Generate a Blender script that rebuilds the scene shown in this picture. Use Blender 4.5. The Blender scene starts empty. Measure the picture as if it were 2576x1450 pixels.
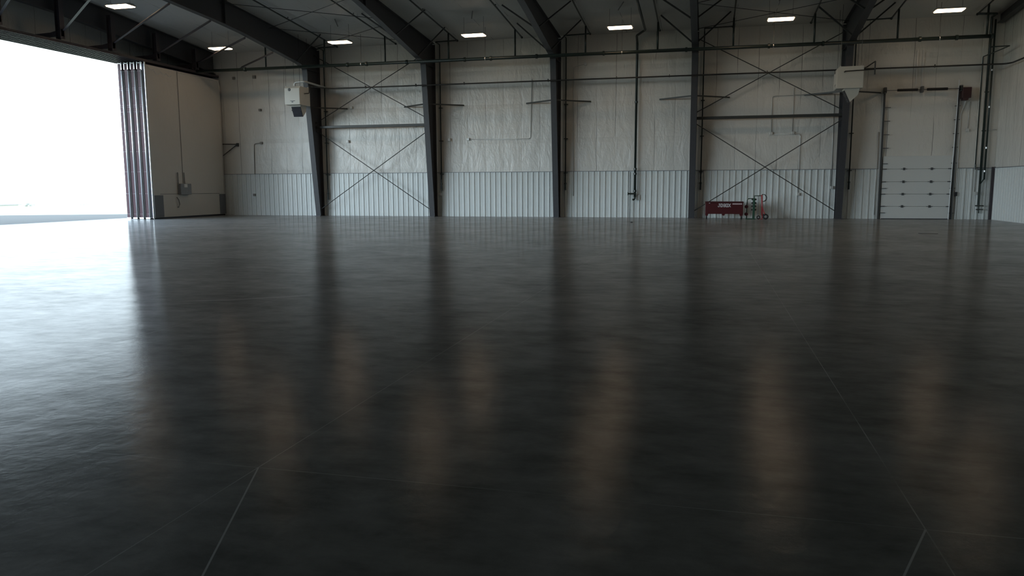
import bpy, bmesh, math, random
from mathutils import Vector, Matrix
random.seed(7)
C = bpy.context.scene.collection
SC = bpy.context.scene

# ------------------------------------------------------------------ camera
cam_d = bpy.data.cameras.new('camera'); cam = bpy.data.objects.new('camera', cam_d); C.objects.link(cam)
cam_d.sensor_width = 36.0; cam_d.lens = 1962.27 / 2576 * 36.0
cam_d.clip_start = 0.05; cam_d.clip_end = 3000
rx, ux, fx = Vector((0.970315, 0.241816, -0.003603)), Vector((-0.027648, 0.125716, 0.991681)), Vector((-0.240257, 0.962144, -0.128670))
cam.matrix_world = Matrix(((rx.x, ux.x, -fx.x, 0), (rx.y, ux.y, -fx.y, 0), (rx.z, ux.z, -fx.z, 1.641), (0, 0, 0, 1)))
SC.camera = cam

# ------------------------------------------------------------------ world, colour management
SKY = 5.4
ADDED_GLOW = 7.0   # added unseen sky glow that lights the far wall, low at the near left
w = bpy.data.worlds.new('overcast_sky'); SC.world = w; w.use_nodes = True
nt = w.node_tree; nt.nodes.clear()
wo = nt.nodes.new('ShaderNodeOutputWorld'); bg = nt.nodes.new('ShaderNodeBackground')
tc = nt.nodes.new('ShaderNodeTexCoord'); sp = nt.nodes.new('ShaderNodeSeparateXYZ'); cr = nt.nodes.new('ShaderNodeValToRGB')
nt.links.new(tc.outputs['Generated'], sp.inputs[0]); nt.links.new(sp.outputs['Z'], cr.inputs[0])
cr.color_ramp.elements[0].position = 0.0; cr.color_ramp.elements[0].color = (0.80, 0.94, 1.0, 1)
cr.color_ramp.elements[1].position = 0.6; cr.color_ramp.elements[1].color = (0.58, 0.78, 1.0, 1)
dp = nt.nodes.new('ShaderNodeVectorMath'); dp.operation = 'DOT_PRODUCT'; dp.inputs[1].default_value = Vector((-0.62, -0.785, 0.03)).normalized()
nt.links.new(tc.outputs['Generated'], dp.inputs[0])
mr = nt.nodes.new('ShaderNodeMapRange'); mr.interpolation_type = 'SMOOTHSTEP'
mr.inputs[1].default_value = math.cos(math.radians(17)); mr.inputs[2].default_value = math.cos(math.radians(7)); mr.inputs[3].default_value = SKY; mr.inputs[4].default_value = SKY + ADDED_GLOW
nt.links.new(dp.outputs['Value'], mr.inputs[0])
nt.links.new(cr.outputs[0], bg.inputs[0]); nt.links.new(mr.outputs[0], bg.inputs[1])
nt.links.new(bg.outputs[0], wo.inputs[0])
SC.view_settings.view_transform = 'Standard'; SC.view_settings.look = 'None'
SC.view_settings.gamma = 1.0; SC.view_settings.exposure = 0.0; SC.view_settings.use_curve_mapping = False
SC.cycles.use_denoising = True
SC.cycles.max_bounces = 10; SC.cycles.diffuse_bounces = 6; SC.cycles.glossy_bounces = 5
SC.cycles.sample_clamp_indirect = 6.0
SC.cycles.caustics_reflective = False; SC.cycles.caustics_refractive = False
# portal across the open hangar doorway: guides daylight sampling, gives off nothing itself
pl = bpy.data.lights.new('doorway_portal', 'AREA'); pl.shape = 'RECTANGLE'; pl.size = 49.0; pl.size_y = 8.4
pl.cycles.is_portal = True
po = bpy.data.objects.new('doorway_portal', pl); C.objects.link(po)
po.location = (-30.55, 11.3, 4.1); po.rotation_euler = Vector((1, 0, 0)).to_track_quat('-Z', 'Y').to_euler()
LAMP = 10.5

# ------------------------------------------------------------------ dimensions
YW, XR, XL, YF = 42.13, 13.25, -30.4, -20.0
EAVE, SL, YR = 9.57, 1 / 12.0, 11.0
DOORH = 8.20
def roof_z(y): return EAVE + (YW - y) * SL if y >= YR else EAVE + (YW - YR) * SL - (YR - y) * SL

# ------------------------------------------------------------------ materials
def nodes(name):
    m = bpy.data.materials.new(name); m.use_nodes = True
    t = m.node_tree; b = t.nodes['Principled BSDF']; return m, t, b
def N(t, k, **kw):
    n = t.nodes.new(k)
    for a, v in kw.items():
        if a in n.inputs: n.inputs[a].default_value = v
        else: setattr(n, a, v)
    return n
def simple(name, col, rough=0.5, metal=0.0, var=0.12, scale=6.0, bump=0.0, emit=None, estr=0, spec=0.5):
    m, t, b = nodes(name); L = t.links.new
    tc = N(t, 'ShaderNodeTexCoord'); no = N(t, 'ShaderNodeTexNoise', Scale=scale, Detail=4.0)
    L(tc.outputs['Object'], no.inputs['Vector'])
    mx = N(t, 'ShaderNodeMix', data_type='RGBA')
    mx.inputs[6].default_value = tuple(c * (1 - var) for c in col) + (1,)
    mx.inputs[7].default_value = tuple(min(1, c * (1 + var)) for c in col) + (1,)
    L(no.outputs['Fac'], mx.inputs[0]); L(mx.outputs[2], b.inputs['Base Color'])
    b.inputs['Roughness'].default_value = rough; b.inputs['Metallic'].default_value = metal
    b.inputs['Specular IOR Level'].default_value = spec
    if bump:
        bp = N(t, 'ShaderNodeBump', Strength=bump, Distance=0.01); L(no.outputs['Fac'], bp.inputs['Height']); L(bp.outputs[0], b.inputs['Normal'])
    if emit:
        b.inputs['Emission Color'].default_value = emit + (1,); b.inputs['Emission Strength'].default_value = estr
    return m

def mapped(t, sx, sy, sz, src='Object'):
    tc = N(t, 'ShaderNodeTexCoord'); mp = N(t, 'ShaderNodeMapping'); mp.inputs['Scale'].default_value = (sx, sy, sz)
    t.links.new(tc.outputs[src], mp.inputs[0]); return mp.outputs[0]
def math_(t, op, a, b=None, c=None, clamp=False):
    n = N(t, 'ShaderNodeMath', operation=op); n.use_clamp = clamp
    for i, v in enumerate((a, b, c)):
        if v is None: continue
        if hasattr(v, 'links'): t.links.new(v, n.inputs[i])
        else: n.inputs[i].default_value = v
    return n.outputs[0]
def line_mask(t, coord, pitch, phase, half):
    # 1 on lines at phase + k*pitch, along one coordinate
    a = math_(t, 'SUBTRACT', coord, phase); f = math_(t, 'PINGPONG', a, pitch / 2)
    return math_(t, 'LESS_THAN', f, half)

GLOSS = 0.60   # worn, partly dull polish
def floor_mat():
    m, t, b = nodes('polished_concrete'); L = t.links.new
    tc = N(t, 'ShaderNodeTexCoord'); s = N(t, 'ShaderNodeSeparateXYZ'); L(tc.outputs['Object'], s.inputs[0])
    big = N(t, 'ShaderNodeTexNoise', Scale=0.55, Detail=6.0, Roughness=0.6, Distortion=0.6); L(tc.outputs['Object'], big.inputs['Vector'])
    med = N(t, 'ShaderNodeTexNoise', Scale=3.1, Detail=8.0, Roughness=0.68); L(mapped(t, 0.7, 1.2, 1), med.inputs['Vector'])
    fine = N(t, 'ShaderNodeTexNoise', Scale=90.0, Detail=4.0, Roughness=0.7); L(tc.outputs['Object'], fine.inputs['Vector'])
    ad = math_(t, 'ADD', math_(t, 'MULTIPLY', big.outputs['Fac'], 0.45), math_(t, 'MULTIPLY', med.outputs['Fac'], 0.55))
    rp = N(t, 'ShaderNodeValToRGB'); L(ad, rp.inputs[0]); e = rp.color_ramp.elements
    e[0].position = 0.34; e[0].color = (0.050, 0.050, 0.044, 1); e[1].position = 0.66; e[1].color = (0.150, 0.142, 0.130, 1)
    # saw cut joints
    def lines(coord, vals, half):
        r = None
        for v in vals:
            q = math_(t, 'LESS_THAN', math_(t, 'ABSOLUTE', math_(t, 'SUBTRACT', coord, v)), half)
            r = q if r is None else math_(t, 'MAXIMUM', r, q)
        return r
    jn = N(t, 'ShaderNodeTexNoise', Scale=0.8, Detail=3.0); L(tc.outputs['Object'], jn.inputs['Vector'])
    worn = math_(t, 'MULTIPLY', math_(t, 'SUBTRACT', jn.outputs['Fac'], 0.33), 4.0, clamp=True)
    jx = lines(s.outputs['X'], [-27.7, -20.5, -13.3, -6.14, -2.535, 1.06, 4.66, 11.85], 0.0036)
    jy = lines(s.outputs['Y'], [-3.5, 3.94, 13.3, 21.2, 29.3, 37.2], 0.0036)
    jy2 = lines(s.outputs['Y'], [13.3, 21.2], 0.009)
    jx = math_(t, 'MULTIPLY', jx, worn); jy = math_(t, 'MULTIPLY', math_(t, 'MAXIMUM', jy, jy2), math_(t, 'MULTIPLY', worn, 0.7))
    def diag(x0, y0, x1, y1, hw):
        dx, dy = x1 - x0, y1 - y0; l = math.hypot(dx, dy)
        d = math_(t, 'ABSOLUTE', math_(t, 'ADD', math_(t, 'MULTIPLY', math_(t, 'SUBTRACT', s.outputs['X'], x0), dy / l), math_(t, 'MULTIPLY', math_(t, 'SUBTRACT', s.outputs['Y'], y0), -dx / l)))
        on = math_(t, 'LESS_THAN', d, hw)
        lo = math_(t, 'LESS_THAN', s.outputs['Y'], y0); hi = math_(t, 'GREATER_THAN', s.outputs['Y'], y1)
        return math_(t, 'MULTIPLY', on, math_(t, 'MULTIPLY', lo, hi))
    def wet_sheen(x0, y0, x1, y1, hw):  # sheen of a glossy wet smear, put in as paler base colour
        dx, dy = x1 - x0, y1 - y0; l = math.hypot(dx, dy)
        ax = math_(t, 'SUBTRACT', s.outputs['X'], x0); ay = math_(t, 'SUBTRACT', s.outputs['Y'], y0)
        d = math_(t, 'ABSOLUTE', math_(t, 'ADD', math_(t, 'MULTIPLY', ax, dy / l), math_(t, 'MULTIPLY', ay, -dx / l)))
        al = math_(t, 'DIVIDE', math_(t, 'ADD', math_(t, 'MULTIPLY', ax, dx / l), math_(t, 'MULTIPLY', ay, dy / l)), l)
        end = math_(t, 'MULTIPLY', math_(t, 'MULTIPLY', al, math_(t, 'SUBTRACT', 1.0, al)), 4.0, clamp=True)
        return math_(t, 'MULTIPLY', math_(t, 'SUBTRACT', 1.0, math_(t, 'DIVIDE', d, hw), clamp=True), end)
    sheen = math_(t, 'MAXIMUM', wet_sheen(-7.05, 9.86, -5.7, 10.9, 0.10), wet_sheen(-7.55, 9.72, -6.6, 10.15, 0.07))
    d1 = diag(-2.533, 3.94, -0.75, -0.5, 0.005); d2 = diag(1.06, 3.94, -0.75, -0.5, 0.005)
    j = math_(t, 'MAXIMUM', math_(t, 'MAXIMUM', jx, jy), math_(t, 'MAXIMUM', d1, d2))
    mx = N(t, 'ShaderNodeMix', data_type='RGBA'); mx.inputs[7].default_value = (0.24, 0.235, 0.225, 1)
    L(math_(t, 'MAXIMUM', j, math_(t, 'MULTIPLY', sheen, 0.75)), mx.inputs[0]); L(rp.outputs[0], mx.inputs[6]); L(mx.outputs[2], b.inputs['Base Color'])
    rr = N(t, 'ShaderNodeMapRange'); rr.inputs[1].default_value = 0.3; rr.inputs[2].default_value = 0.7
    rr.inputs[3].default_value = 0.105; rr.inputs[4].default_value = 0.20; L(ad, rr.inputs[0])
    rj = math_(t, 'ADD', rr.outputs[0], math_(t, 'MULTIPLY', j, 0.5)); L(rj, b.inputs['Roughness'])
    b.inputs['IOR'].default_value = 1.5
    wav = N(t, 'ShaderNodeTexNoise', Scale=1.3, Detail=5.0, Roughness=0.6); L(tc.outputs['Object'], wav.inputs['Vector'])
    bp = N(t, 'ShaderNodeBump', Strength=0.5, Distance=0.012); L(wav.outputs['Fac'], bp.inputs['Height'])
    b2 = N(t, 'ShaderNodeBump', Strength=0.25, Distance=0.002); L(fine.outputs['Fac'], b2.inputs['Height']); L(bp.outputs[0], b2.inputs['Normal'])
    L(b2.outputs[0], b.inputs['Normal'])
    b.inputs['Specular IOR Level'].default_value = 0.0
    g1 = N(t, 'ShaderNodeBsdfGlossy'); g1.inputs['Color'].default_value = (1, 1, 1, 1); L(math_(t, 'MULTIPLY', rj, 0.40), g1.inputs['Roughness']); L(b2.outputs[0], g1.inputs['Normal'])
    g2 = N(t, 'ShaderNodeBsdfGlossy'); g2.inputs['Color'].default_value = (1, 1, 1, 1); g2.inputs['Roughness'].default_value = 0.50; L(b2.outputs[0], g2.inputs['Normal'])
    gm = N(t, 'ShaderNodeMixShader'); gm.inputs[0].default_value = 0.45; L(g1.outputs[0], gm.inputs[1]); L(g2.outputs[0], gm.inputs[2])
    fr = N(t, 'ShaderNodeFresnel', IOR=1.5); L(bp.outputs[0], fr.inputs['Normal'])
    ms = N(t, 'ShaderNodeMixShader'); gv = math_(t, 'ADD', GLOSS - 0.50, math_(t, 'MULTIPLY', ad, 0.95)); L(math_(t, 'MULTIPLY', fr.outputs[0], gv), ms.inputs[0]); L(b.outputs[0], ms.inputs[1]); L(gm.outputs[0], ms.inputs[2])
    L(ms.outputs[0], t.nodes['Material Output'].inputs['Surface'])
    return m

def facing_mat(name, axis, col=(0.78, 0.77, 0.73), pitch=1.02, phase=-9.93, rough=0.27, wr=1.0, girts=True):
    # white vinyl facing of blanket insulation: seams, creases, wrinkles
    m, t, b = nodes(name); L = t.links.new
    tc = N(t, 'ShaderNodeTexCoord'); s = N(t, 'ShaderNodeSeparateXYZ'); L(tc.outputs['Object'], s.inputs[0])
    u = s.outputs[axis]
    wob = N(t, 'ShaderNodeTexNoise', Scale=0.8, Detail=2.0); L(tc.outputs['Object'], wob.inputs['Vector'])
    uw = math_(t, 'ADD', u, math_(t, 'MULTIPLY', wob.outputs['Fac'], 0.10))
    seam = line_mask(t, uw, pitch, phase + 0.05, 0.014)
    brk = N(t, 'ShaderNodeTexNoise', Scale=0.9, Detail=1.0); L(mapped(t, 1, 1, 0.35), brk.inputs['Vector'])
    on = math_(t, 'MULTIPLY', math_(t, 'SUBTRACT', brk.outputs['Fac'], 0.44), 7.0, clamp=True)
    on = math_(t, 'MULTIPLY', seam, on)
    big = N(t, 'ShaderNodeTexNoise', Scale=0.35, Detail=3.0); L(tc.outputs['Object'], big.inputs['Vector'])
    cm = N(t, 'ShaderNodeMix', data_type='RGBA'); cm.inputs[6].default_value = tuple(c * 0.9 for c in col) + (1,); cm.inputs[7].default_value = col + (1,)
    L(big.outputs['Fac'], cm.inputs[0])
    sm = N(t, 'ShaderNodeMix', data_type='RGBA'); sm.inputs[7].default_value = tuple(c * 0.30 for c in col) + (1,)
    L(math_(t, 'MULTIPLY', on, 0.85), sm.inputs[0]); L(cm.outputs[2], sm.inputs[6]); L(sm.outputs[2], b.inputs['Base Color'])
    b.inputs['Roughness'].default_value = rough
    # pillows between seams + fine creases
    pp = math_(t, 'PINGPONG', math_(t, 'SUBTRACT', uw, phase + 0.05), pitch / 2)
    pil = math_(t, 'POWER', math_(t, 'DIVIDE', pp, pitch / 2), 0.5)
    cr1 = N(t, 'ShaderNodeTexNoise', Scale=1.3, Detail=7.0, Roughness=0.6, Distortion=0.35); L(mapped(t, 1.3, 1.3, 0.6), cr1.inputs['Vector'])
    rdg = math_(t, 'ABSOLUTE', math_(t, 'SUBTRACT', cr1.outputs['Fac'], 0.5))
    h = math_(t, 'ADD', math_(t, 'MULTIPLY', pil, 0.35), math_(t, 'MULTIPLY', rdg, -2.2 * wr))
    if girts:
        for z in (2.44, 4.25, 6.12, 7.95):
            g = math_(t, 'ABSOLUTE', math_(t, 'SUBTRACT', s.outputs['Z'], z))
            g = math_(t, 'SUBTRACT', 1.0, math_(t, 'MULTIPLY', g, 4.0, clamp=True))
            h = math_(t, 'ADD', h, math_(t, 'MULTIPLY', g, -0.4))
    bp = N(t, 'ShaderNodeBump', Strength=0.8, Distance=0.045); L(h, bp.inputs['Height']); L(bp.outputs[0], b.inputs['Normal'])
    return m

M = dict(
    floor=floor_mat(),
    facing=facing_mat('wall_insulation_facing', 'X'),
    facing_side=facing_mat('side_wall_insulation_facing', 'Y', col=(0.84, 0.83, 0.79), phase=0.3),
    ceil=facing_mat('roof_insulation_facing', 'X', col=(0.72, 0.72, 0.69), pitch=1.8, phase=-0.7, rough=0.5, wr=0.5, girts=False),
    leaf=facing_mat('door_leaf_facing', 'Y', col=(0.78, 0.74, 0.68), pitch=200, phase=0, rough=0.45, wr=0.5, girts=False),
    rib=simple('pale_ribbed_steel', (0.74, 0.78, 0.78), 0.30, 0.0, 0.04, 3),
    steel=simple('grey_primed_steel', (0.058, 0.059, 0.066), 0.45, 0.0, 0.15, 8),
    brace=simple('dark_brace_steel', (0.045, 0.05, 0.048), 0.45, 0.0, 0.2, 8),
    pipe=simple('black_green_pipe', (0.022, 0.034, 0.030), 0.30, 0.0, 0.25, 12),
    gas=simple('black_gas_pipe', (0.020, 0.020, 0.018), 0.45, 0.0, 0.2, 12),
    galv=simple('galvanised_steel', (0.55, 0.56, 0.56), 0.35, 0.8, 0.12, 20),
    trimw=simple('bright_seal_metal', (0.80, 0.82, 0.84), 0.28, 0.55, 0.05, 5),
    maroon=simple('maroon_door_steel', (0.070, 0.018, 0.030), 0.55, 0.0, 0.12, 6),
    navy=simple('dark_blue_rubber_edge', (0.030, 0.026, 0.075), 0.45, 0.0, 0.15, 6),
    track=simple('dark_track_steel', (0.060, 0.050, 0.058), 0.5, 0.0, 0.2, 5),
    conduit=simple('grey_conduit', (0.66, 0.67, 0.66), 0.35, 0.3, 0.08, 15),
    darkc=simple('dark_conduit', (0.24, 0.235, 0.22), 0.5, 0.0, 0.1, 15),
    white=simple('white_plastic', (0.86, 0.86, 0.84), 0.4, 0.0, 0.03, 10),
    boxg=simple('grey_box_metal', (0.30, 0.30, 0.30), 0.45, 0.3, 0.1, 10),
    boxd=simple('grey_protective_plate', (0.21, 0.22, 0.24), 0.55, 0.1, 0.12, 10),
    heater=simple('cream_enamel', (0.66, 0.64, 0.58), 0.4, 0.0, 0.03, 4),
    black=simple('black_enamel', (0.018, 0.017, 0.024), 0.35, 0.0, 0.1, 10),
    door=simple('pale_door_panel', (0.70, 0.72, 0.71), 0.42, 0.0, 0.03, 60, bump=0.15),
    hinge=simple('dark_hinge_steel', (0.12, 0.125, 0.13), 0.4, 0.5, 0.1, 20),
    redop=simple('dark_maroon_motor', (0.05, 0.016, 0.018), 0.45, 0.0, 0.1, 20),
    chest=simple('dark_red_chest_paint', (0.072, 0.008, 0.011), 0.42, 0.0, 0.1, 10),
    chestd=simple('dark_red_lid_paint', (0.055, 0.008, 0.010), 0.45, 0.0, 0.1, 10),
    letter=simple('white_lettering', (0.82, 0.82, 0.84), 0.5, 0.0, 0.02, 10),
    redl=simple('red_lettering', (0.45, 0.03, 0.05), 0.5, 0.0, 0.05, 10),
    rubber=simple('black_rubber', (0.016, 0.016, 0.016), 0.6, 0.0, 0.2, 30),
    green=simple('dark_green_paint', (0.030, 0.085, 0.055), 0.4, 0.0, 0.12, 15),
    truckr=simple('red_truck_paint', (0.42, 0.05, 0.06), 0.35, 0.0, 0.08, 15),
    housing=simple('lamp_housing', (0.60, 0.58, 0.55), 0.4, 0.2, 0.05, 10),
    glow=simple('lamp_tubes', (0.9, 0.88, 0.85), 0.4, 0.0, 0.0, 10, emit=(1.0, 0.72, 0.47), estr=LAMP),
    apron=simple('outside_concrete', (0.42, 0.43, 0.44), 0.8, 0.0, 0.06, 1.2),
    asphalt=simple('outside_asphalt', (0.062, 0.056, 0.047), 0.85, 0.0, 0.12, 1.5),
    grass=simple('dry_grass', (0.42, 0.40, 0.27), 0.95, 0.0, 0.12, 0.05),
    roofo=simple('distant_roof', (0.27, 0.27, 0.29), 0.7, 0.0, 0.1, 0.4),
    wallo=simple('distant_wall', (0.60, 0.58, 0.54), 0.8, 0.0, 0.05, 0.4),
    leafg=simple('hazed_foliage', (0.36, 0.36, 0.33), 0.9, 0.0, 0.3, 0.8),
)
# hazy distance: no scatter, the haze is put into the paled foliage colour

# ------------------------------------------------------------------ mesh helpers
def obj(name, bm, mat, parent=None, smooth=False, bevel=0.0, local=False):
    me = bpy.data.meshes.new(name)
    bmesh.ops.recalc_face_normals(bm, faces=bm.faces[:])
    bm.to_mesh(me); bm.free()
    me.materials.append(M[mat] if isinstance(mat, str) else mat)
    if smooth:
        for p in me.polygons: p.use_smooth = True
    o = bpy.data.objects.new(name, me); C.objects.link(o)
    if parent is not None:
        o.parent = parent
        if not local: o.matrix_parent_inverse = Matrix.Translation(parent.location).inverted()
    if bevel:
        md = o.modifiers.new('bevel', 'BEVEL'); md.width = bevel; md.segments = 2; md.limit_method = 'ANGLE'
    return o
def tag(o, label, cat=None, group=None, kind=None):
    o['label'] = label
    if cat: o['category'] = cat
    if group: o['group'] = group
    if kind: o['kind'] = kind
    return o
def thing(name, label, cat, loc=(0, 0, 0), group=None, kind=None):
    o = bpy.data.objects.new(name, None); o.empty_display_size = 0.2; C.objects.link(o); o.location = loc
    return tag(o, label, cat, group, kind)
def box(bm, lo, hi, rot=None, piv=None):
    lo, hi = Vector(lo), Vector(hi)
    vs = [bm.verts.new((x, y, z)) for x in (lo.x, hi.x) for y in (lo.y, hi.y) for z in (lo.z, hi.z)]
    for f in ((0, 1, 3, 2), (4, 6, 7, 5), (0, 4, 5, 1), (2, 3, 7, 6), (0, 2, 6, 4), (1, 5, 7, 3)):
        bm.faces.new([vs[i] for i in f])
    if rot is not None:
        R = Matrix.Rotation(rot[1], 3, rot[0]); pv = Vector(piv) if piv else (lo + hi) / 2
        for v in vs: v.co = R @ (v.co - pv) + pv
    return bm
def prism(bm, pts, axis, a, b):
    # pts: 2D polygon in the plane of the other two axes, extruded along axis from a to b
    def P(q, h):
        if axis == 'X': return (h, q[0], q[1])
        if axis == 'Y': return (q[0], h, q[1])
        return (q[0], q[1], h)
    v0 = [bm.verts.new(P(q, a)) for q in pts]; v1 = [bm.verts.new(P(q, b)) for q in pts]
    n = len(pts); bm.faces.new(v0[::-1]); bm.faces.new(v1)
    for i in range(n): bm.faces.new((v0[i], v0[(i + 1) % n], v1[(i + 1) % n], v1[i]))
    return bm
def tube(bm, pts, r, seg=8, cap=True):
    pts = [Vector(p) for p in pts]; rings = []
    for i, p in enumerate(pts):
        d = (pts[min(i + 1, len(pts) - 1)] - pts[max(i - 1, 0)]).normalized()
        up = Vector((0, 0, 1)) if abs(d.z) < 0.95 else Vector((0, 1, 0))
        a = d.cross(up).normalized(); b_ = a.cross(d).normalized()
        k = 1.0
        if 0 < i < len(pts) - 1:
            c_ = (pts[i + 1] - p).normalized().dot(d); k = 1 / max(0.6, c_)
        rings.append([bm.verts.new(p + (a * math.cos(t) + b_ * math.sin(t)) * r * (k if False else 1)) for t in [2 * math.pi * j / seg for j in range(seg)]])
    for r0, r1 in zip(rings, rings[1:]):
        for j in range(seg): bm.faces.new((r0[j], r0[(j + 1) % seg], r1[(j + 1) % seg], r1[j]))
    if cap: bm.faces.new(rings[0][::-1]); bm.faces.new(rings[-1])
    return bm
def bend(pts, rad=0.12, n=4):
    # rounds the corners of a polyline
    pts = [Vector(p) for p in pts]; out = [pts[0]]
    for a, b_, c in zip(pts, pts[1:], pts[2:]):
        d0 = (a - b_).normalized(); d1 = (c - b_).normalized()
        r = min(rad, (a - b_).length * 0.45, (c - b_).length * 0.45)
        p0, p1 = b_ + d0 * r, b_ + d1 * r
        for i in range(n + 1):
            t = i / n; out.append((1 - t) ** 2 * p0 + 2 * t * (1 - t) * b_ + t * t * p1)
    out.append(pts[-1]); return out
def bar(bm, p0, p1, wx, wz):
    # straight rectangular bar between two points
    p0, p1 = Vector(p0), Vector(p1); d = (p1 - p0).normalized()
    up = Vector((0, 0, 1)) if abs(d.z) < 0.9 else Vector((0, 1, 0))
    a = d.cross(up).normalized() * wx / 2; b_ = a.cross(d).normalized() * wz / 2
    vs = [bm.verts.new(p + s * a + u * b_) for p in (p0, p1) for s, u in ((-1, -1), (1, -1), (1, 1), (-1, 1))]
    for f in ((3, 2, 1, 0), (4, 5, 6, 7), (0, 1, 5, 4), (1, 2, 6, 5), (2, 3, 7, 6), (3, 0, 4, 7)): bm.faces.new([vs[i] for i in f])
    return bm
def angle(bm, p0, p1, s=0.08, t=0.012):
    # an L-section member
    p0, p1 = Vector(p0), Vector(p1); d = (p1 - p0).normalized()
    up = Vector((0, 0, 1)) if abs(d.z) < 0.9 else Vector((0, 1, 0))
    a = d.cross(up).normalized(); b_ = a.cross(d).normalized()
    sec = [(0, 0), (s, 0), (s, t), (t, t), (t, s), (0, s)]
    r0 = [bm.verts.new(p0 + a * (x - s / 2) + b_ * (y - s / 2)) for x, y in sec]; r1 = [bm.verts.new(p1 + a * (x - s / 2) + b_ * (y - s / 2)) for x, y in sec]
    bm.faces.new(r0[::-1]); bm.faces.new(r1)
    for i in range(6): bm.faces.new((r0[i], r0[(i + 1) % 6], r1[(i + 1) % 6], r1[i]))
    return bm
def lathe(bm, prof, c, axis='X', seg=20):
    rings = []
    for h, r in prof:
        ring = []
        for j in range(seg):
            t = 2 * math.pi * j / seg; a, b_ = r * math.cos(t), r * math.sin(t)
            v = {'X': (h, a, b_), 'Y': (a, h, b_), 'Z': (a, b_, h)}[axis]
            ring.append(bm.verts.new(Vector(c) + Vector(v)))
        rings.append(ring)
    for r0, r1 in zip(rings, rings[1:]):
        for j in range(seg): bm.faces.new((r0[j], r0[(j + 1) % seg], r1[(j + 1) % seg], r1[j]))
    bm.faces.new(rings[0][::-1]); bm.faces.new(rings[-1]); return bm
B = bmesh.new
def one(f, *a, **k):
    bm = B(); f(bm, *a, **k); return bm
def dup(root, off, label=None, group=None):
    # a copy of a thing with copies of its parts and sub-parts
    r = root.copy(); C.objects.link(r); r.location = root.location + Vector(off)
    if label: r['label'] = label
    if group: r['group'] = group
    for ch in list(root.children):
        c = ch.copy(); C.objects.link(c); c.parent = r
        for g in ch.children:
            d = g.copy(); C.objects.link(d); d.parent = c
    return r

# ------------------------------------------------------------------ the setting
def struct(name, bm, mat, label, smooth=False):
    return tag(obj(name, bm, mat, smooth=smooth), label, None, None, 'structure')
bm = B(); box(bm, (XL + 0.1, YF, -0.25), (XR, YW, 0)); struct('floor', bm, 'floor', 'dark polished concrete hangar floor with thin saw cut joints')
bm = B(); box(bm, (XL, YW, -0.2), (XR + 0.25, YW + 0.25, EAVE + 0.12)); struct('wall_back', bm, 'facing', 'far wall faced with wrinkled white insulation between the columns')
bm = B(); box(bm, (XR, YF, -0.2), (XR + 0.25, YW, roof_z(YR) + 0.1)); struct('wall_right', bm, 'facing_side', 'right side wall faced with white insulation, at right edge of photo')
bm = B(); box(bm, (XL, YF - 0.25, -0.2), (XR + 0.25, YF, EAVE + 0.12)); struct('wall_front', bm, 'facing', 'near wall behind the camera, faced with white insulation')
# end wall with the door opening (insulated above the door, stacks at both ends)
bm = B()
yA, yB = 36.5, -12.6
def gable(y0, y1, z0):
    ys = sorted(set([y0, y1] + ([YR] if y0 < YR < y1 else [])))
    pts = [(y0, z0), (y1, z0)] + [(y, roof_z(y) + 0.08) for y in reversed(ys)]
    prism(bm, pts, 'X', XL - 0.25, XL)
gable(yA, YW + 0.25, -0.2); gable(YF - 0.25, yB, -0.2); gable(yB, yA, DOORH)
struct('wall_left', bm, 'facing_side', 'end wall above and beside the open hangar doorway')
# roof: two insulated slopes
bm = B(); th = 0.2
prism(bm, [(YW + 0.3, roof_z(YW + 0.3)), (YR, roof_z(YR)), (YF - 0.3, roof_z(YF - 0.3)), (YF - 0.3, roof_z(YF - 0.3) + th), (YR, roof_z(YR) + th), (YW + 0.3, roof_z(YW + 0.3) + th)], 'X', XL - 0.25, XR + 0.25)
struct('ceiling', bm, 'ceil', 'sloping white faced roof insulation over the whole hangar')

# ribbed steel wainscot: real trapezoid ribs
def ribs(bm, u0, u1, put, phase, z0=0.0, z1=2.44, pitch=0.3045):
    prof = []
    k = math.floor((u0 - phase) / pitch)
    us = []
    while phase + k * pitch < u1 + pitch:
        c = phase + k * pitch
        for du, d in ((-0.046, 0), (-0.027, 0.042), (0.027, 0.042), (0.046, 0), (0.105, 0), (0.115, 0.009), (0.130, 0.009), (0.140, 0), (0.166, 0), (0.176, 0.009), (0.191, 0.009), (0.201, 0)):
            u = c + du
            if u0 <= u <= u1: us.append((u, d))
        k += 1
    us = [(u0, 0)] + us + [(u1, 0)]
    a = [bm.verts.new(put(u, d, z0)) for u, d in us]; b_ = [bm.verts.new(put(u, d, z1)) for u, d in us]
    for i in range(len(us) - 1): bm.faces.new((a[i], a[i + 1], b_[i + 1], b_[i]))
    # give it a top lip and thickness
    a2 = [bm.verts.new(put(u, -0.02, z1)) for u, d in us]
    for i in range(len(us) - 1): bm.faces.new((b_[i], b_[i + 1], a2[i + 1], a2[i]))
    box_lo, box_hi = put(u0, -0.012, z1 - 0.005), put(u1, d + 0.01, z1 + 0.005)
    box(bm, [min(p, q) for p, q in zip(box_lo, box_hi)], [max(p, q) for p, q in zip(box_lo, box_hi)])
bm = B(); ribs(bm, XL, 8.16, lambda u, d, z: (u, YW - 0.022 - d, z), -14.20)
struct('trim_1', bm, 'rib', 'pale ribbed steel wainscot along the far wall, left of the overhead door')
bm = B(); ribs(bm, 11.62, XR, lambda u, d, z: (u, YW - 0.022 - d, z), -14.20)
struct('trim_2', bm, 'rib', 'short ribbed steel wainscot between the overhead door and the right corner')
bm = B(); ribs(bm, YF, YW - 0.08, lambda u, d, z: (XR - 0.022 - d, u, z), 0.1)
struct('trim_3', bm, 'rib', 'pale ribbed steel wainscot running along the right side wall')
bm = B(); box(bm, (XL, YW - 0.075, 2.445), (8.16, YW, 2.47)); box(bm, (11.62, YW - 0.075, 2.445), (XR, YW, 2.47))
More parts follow.
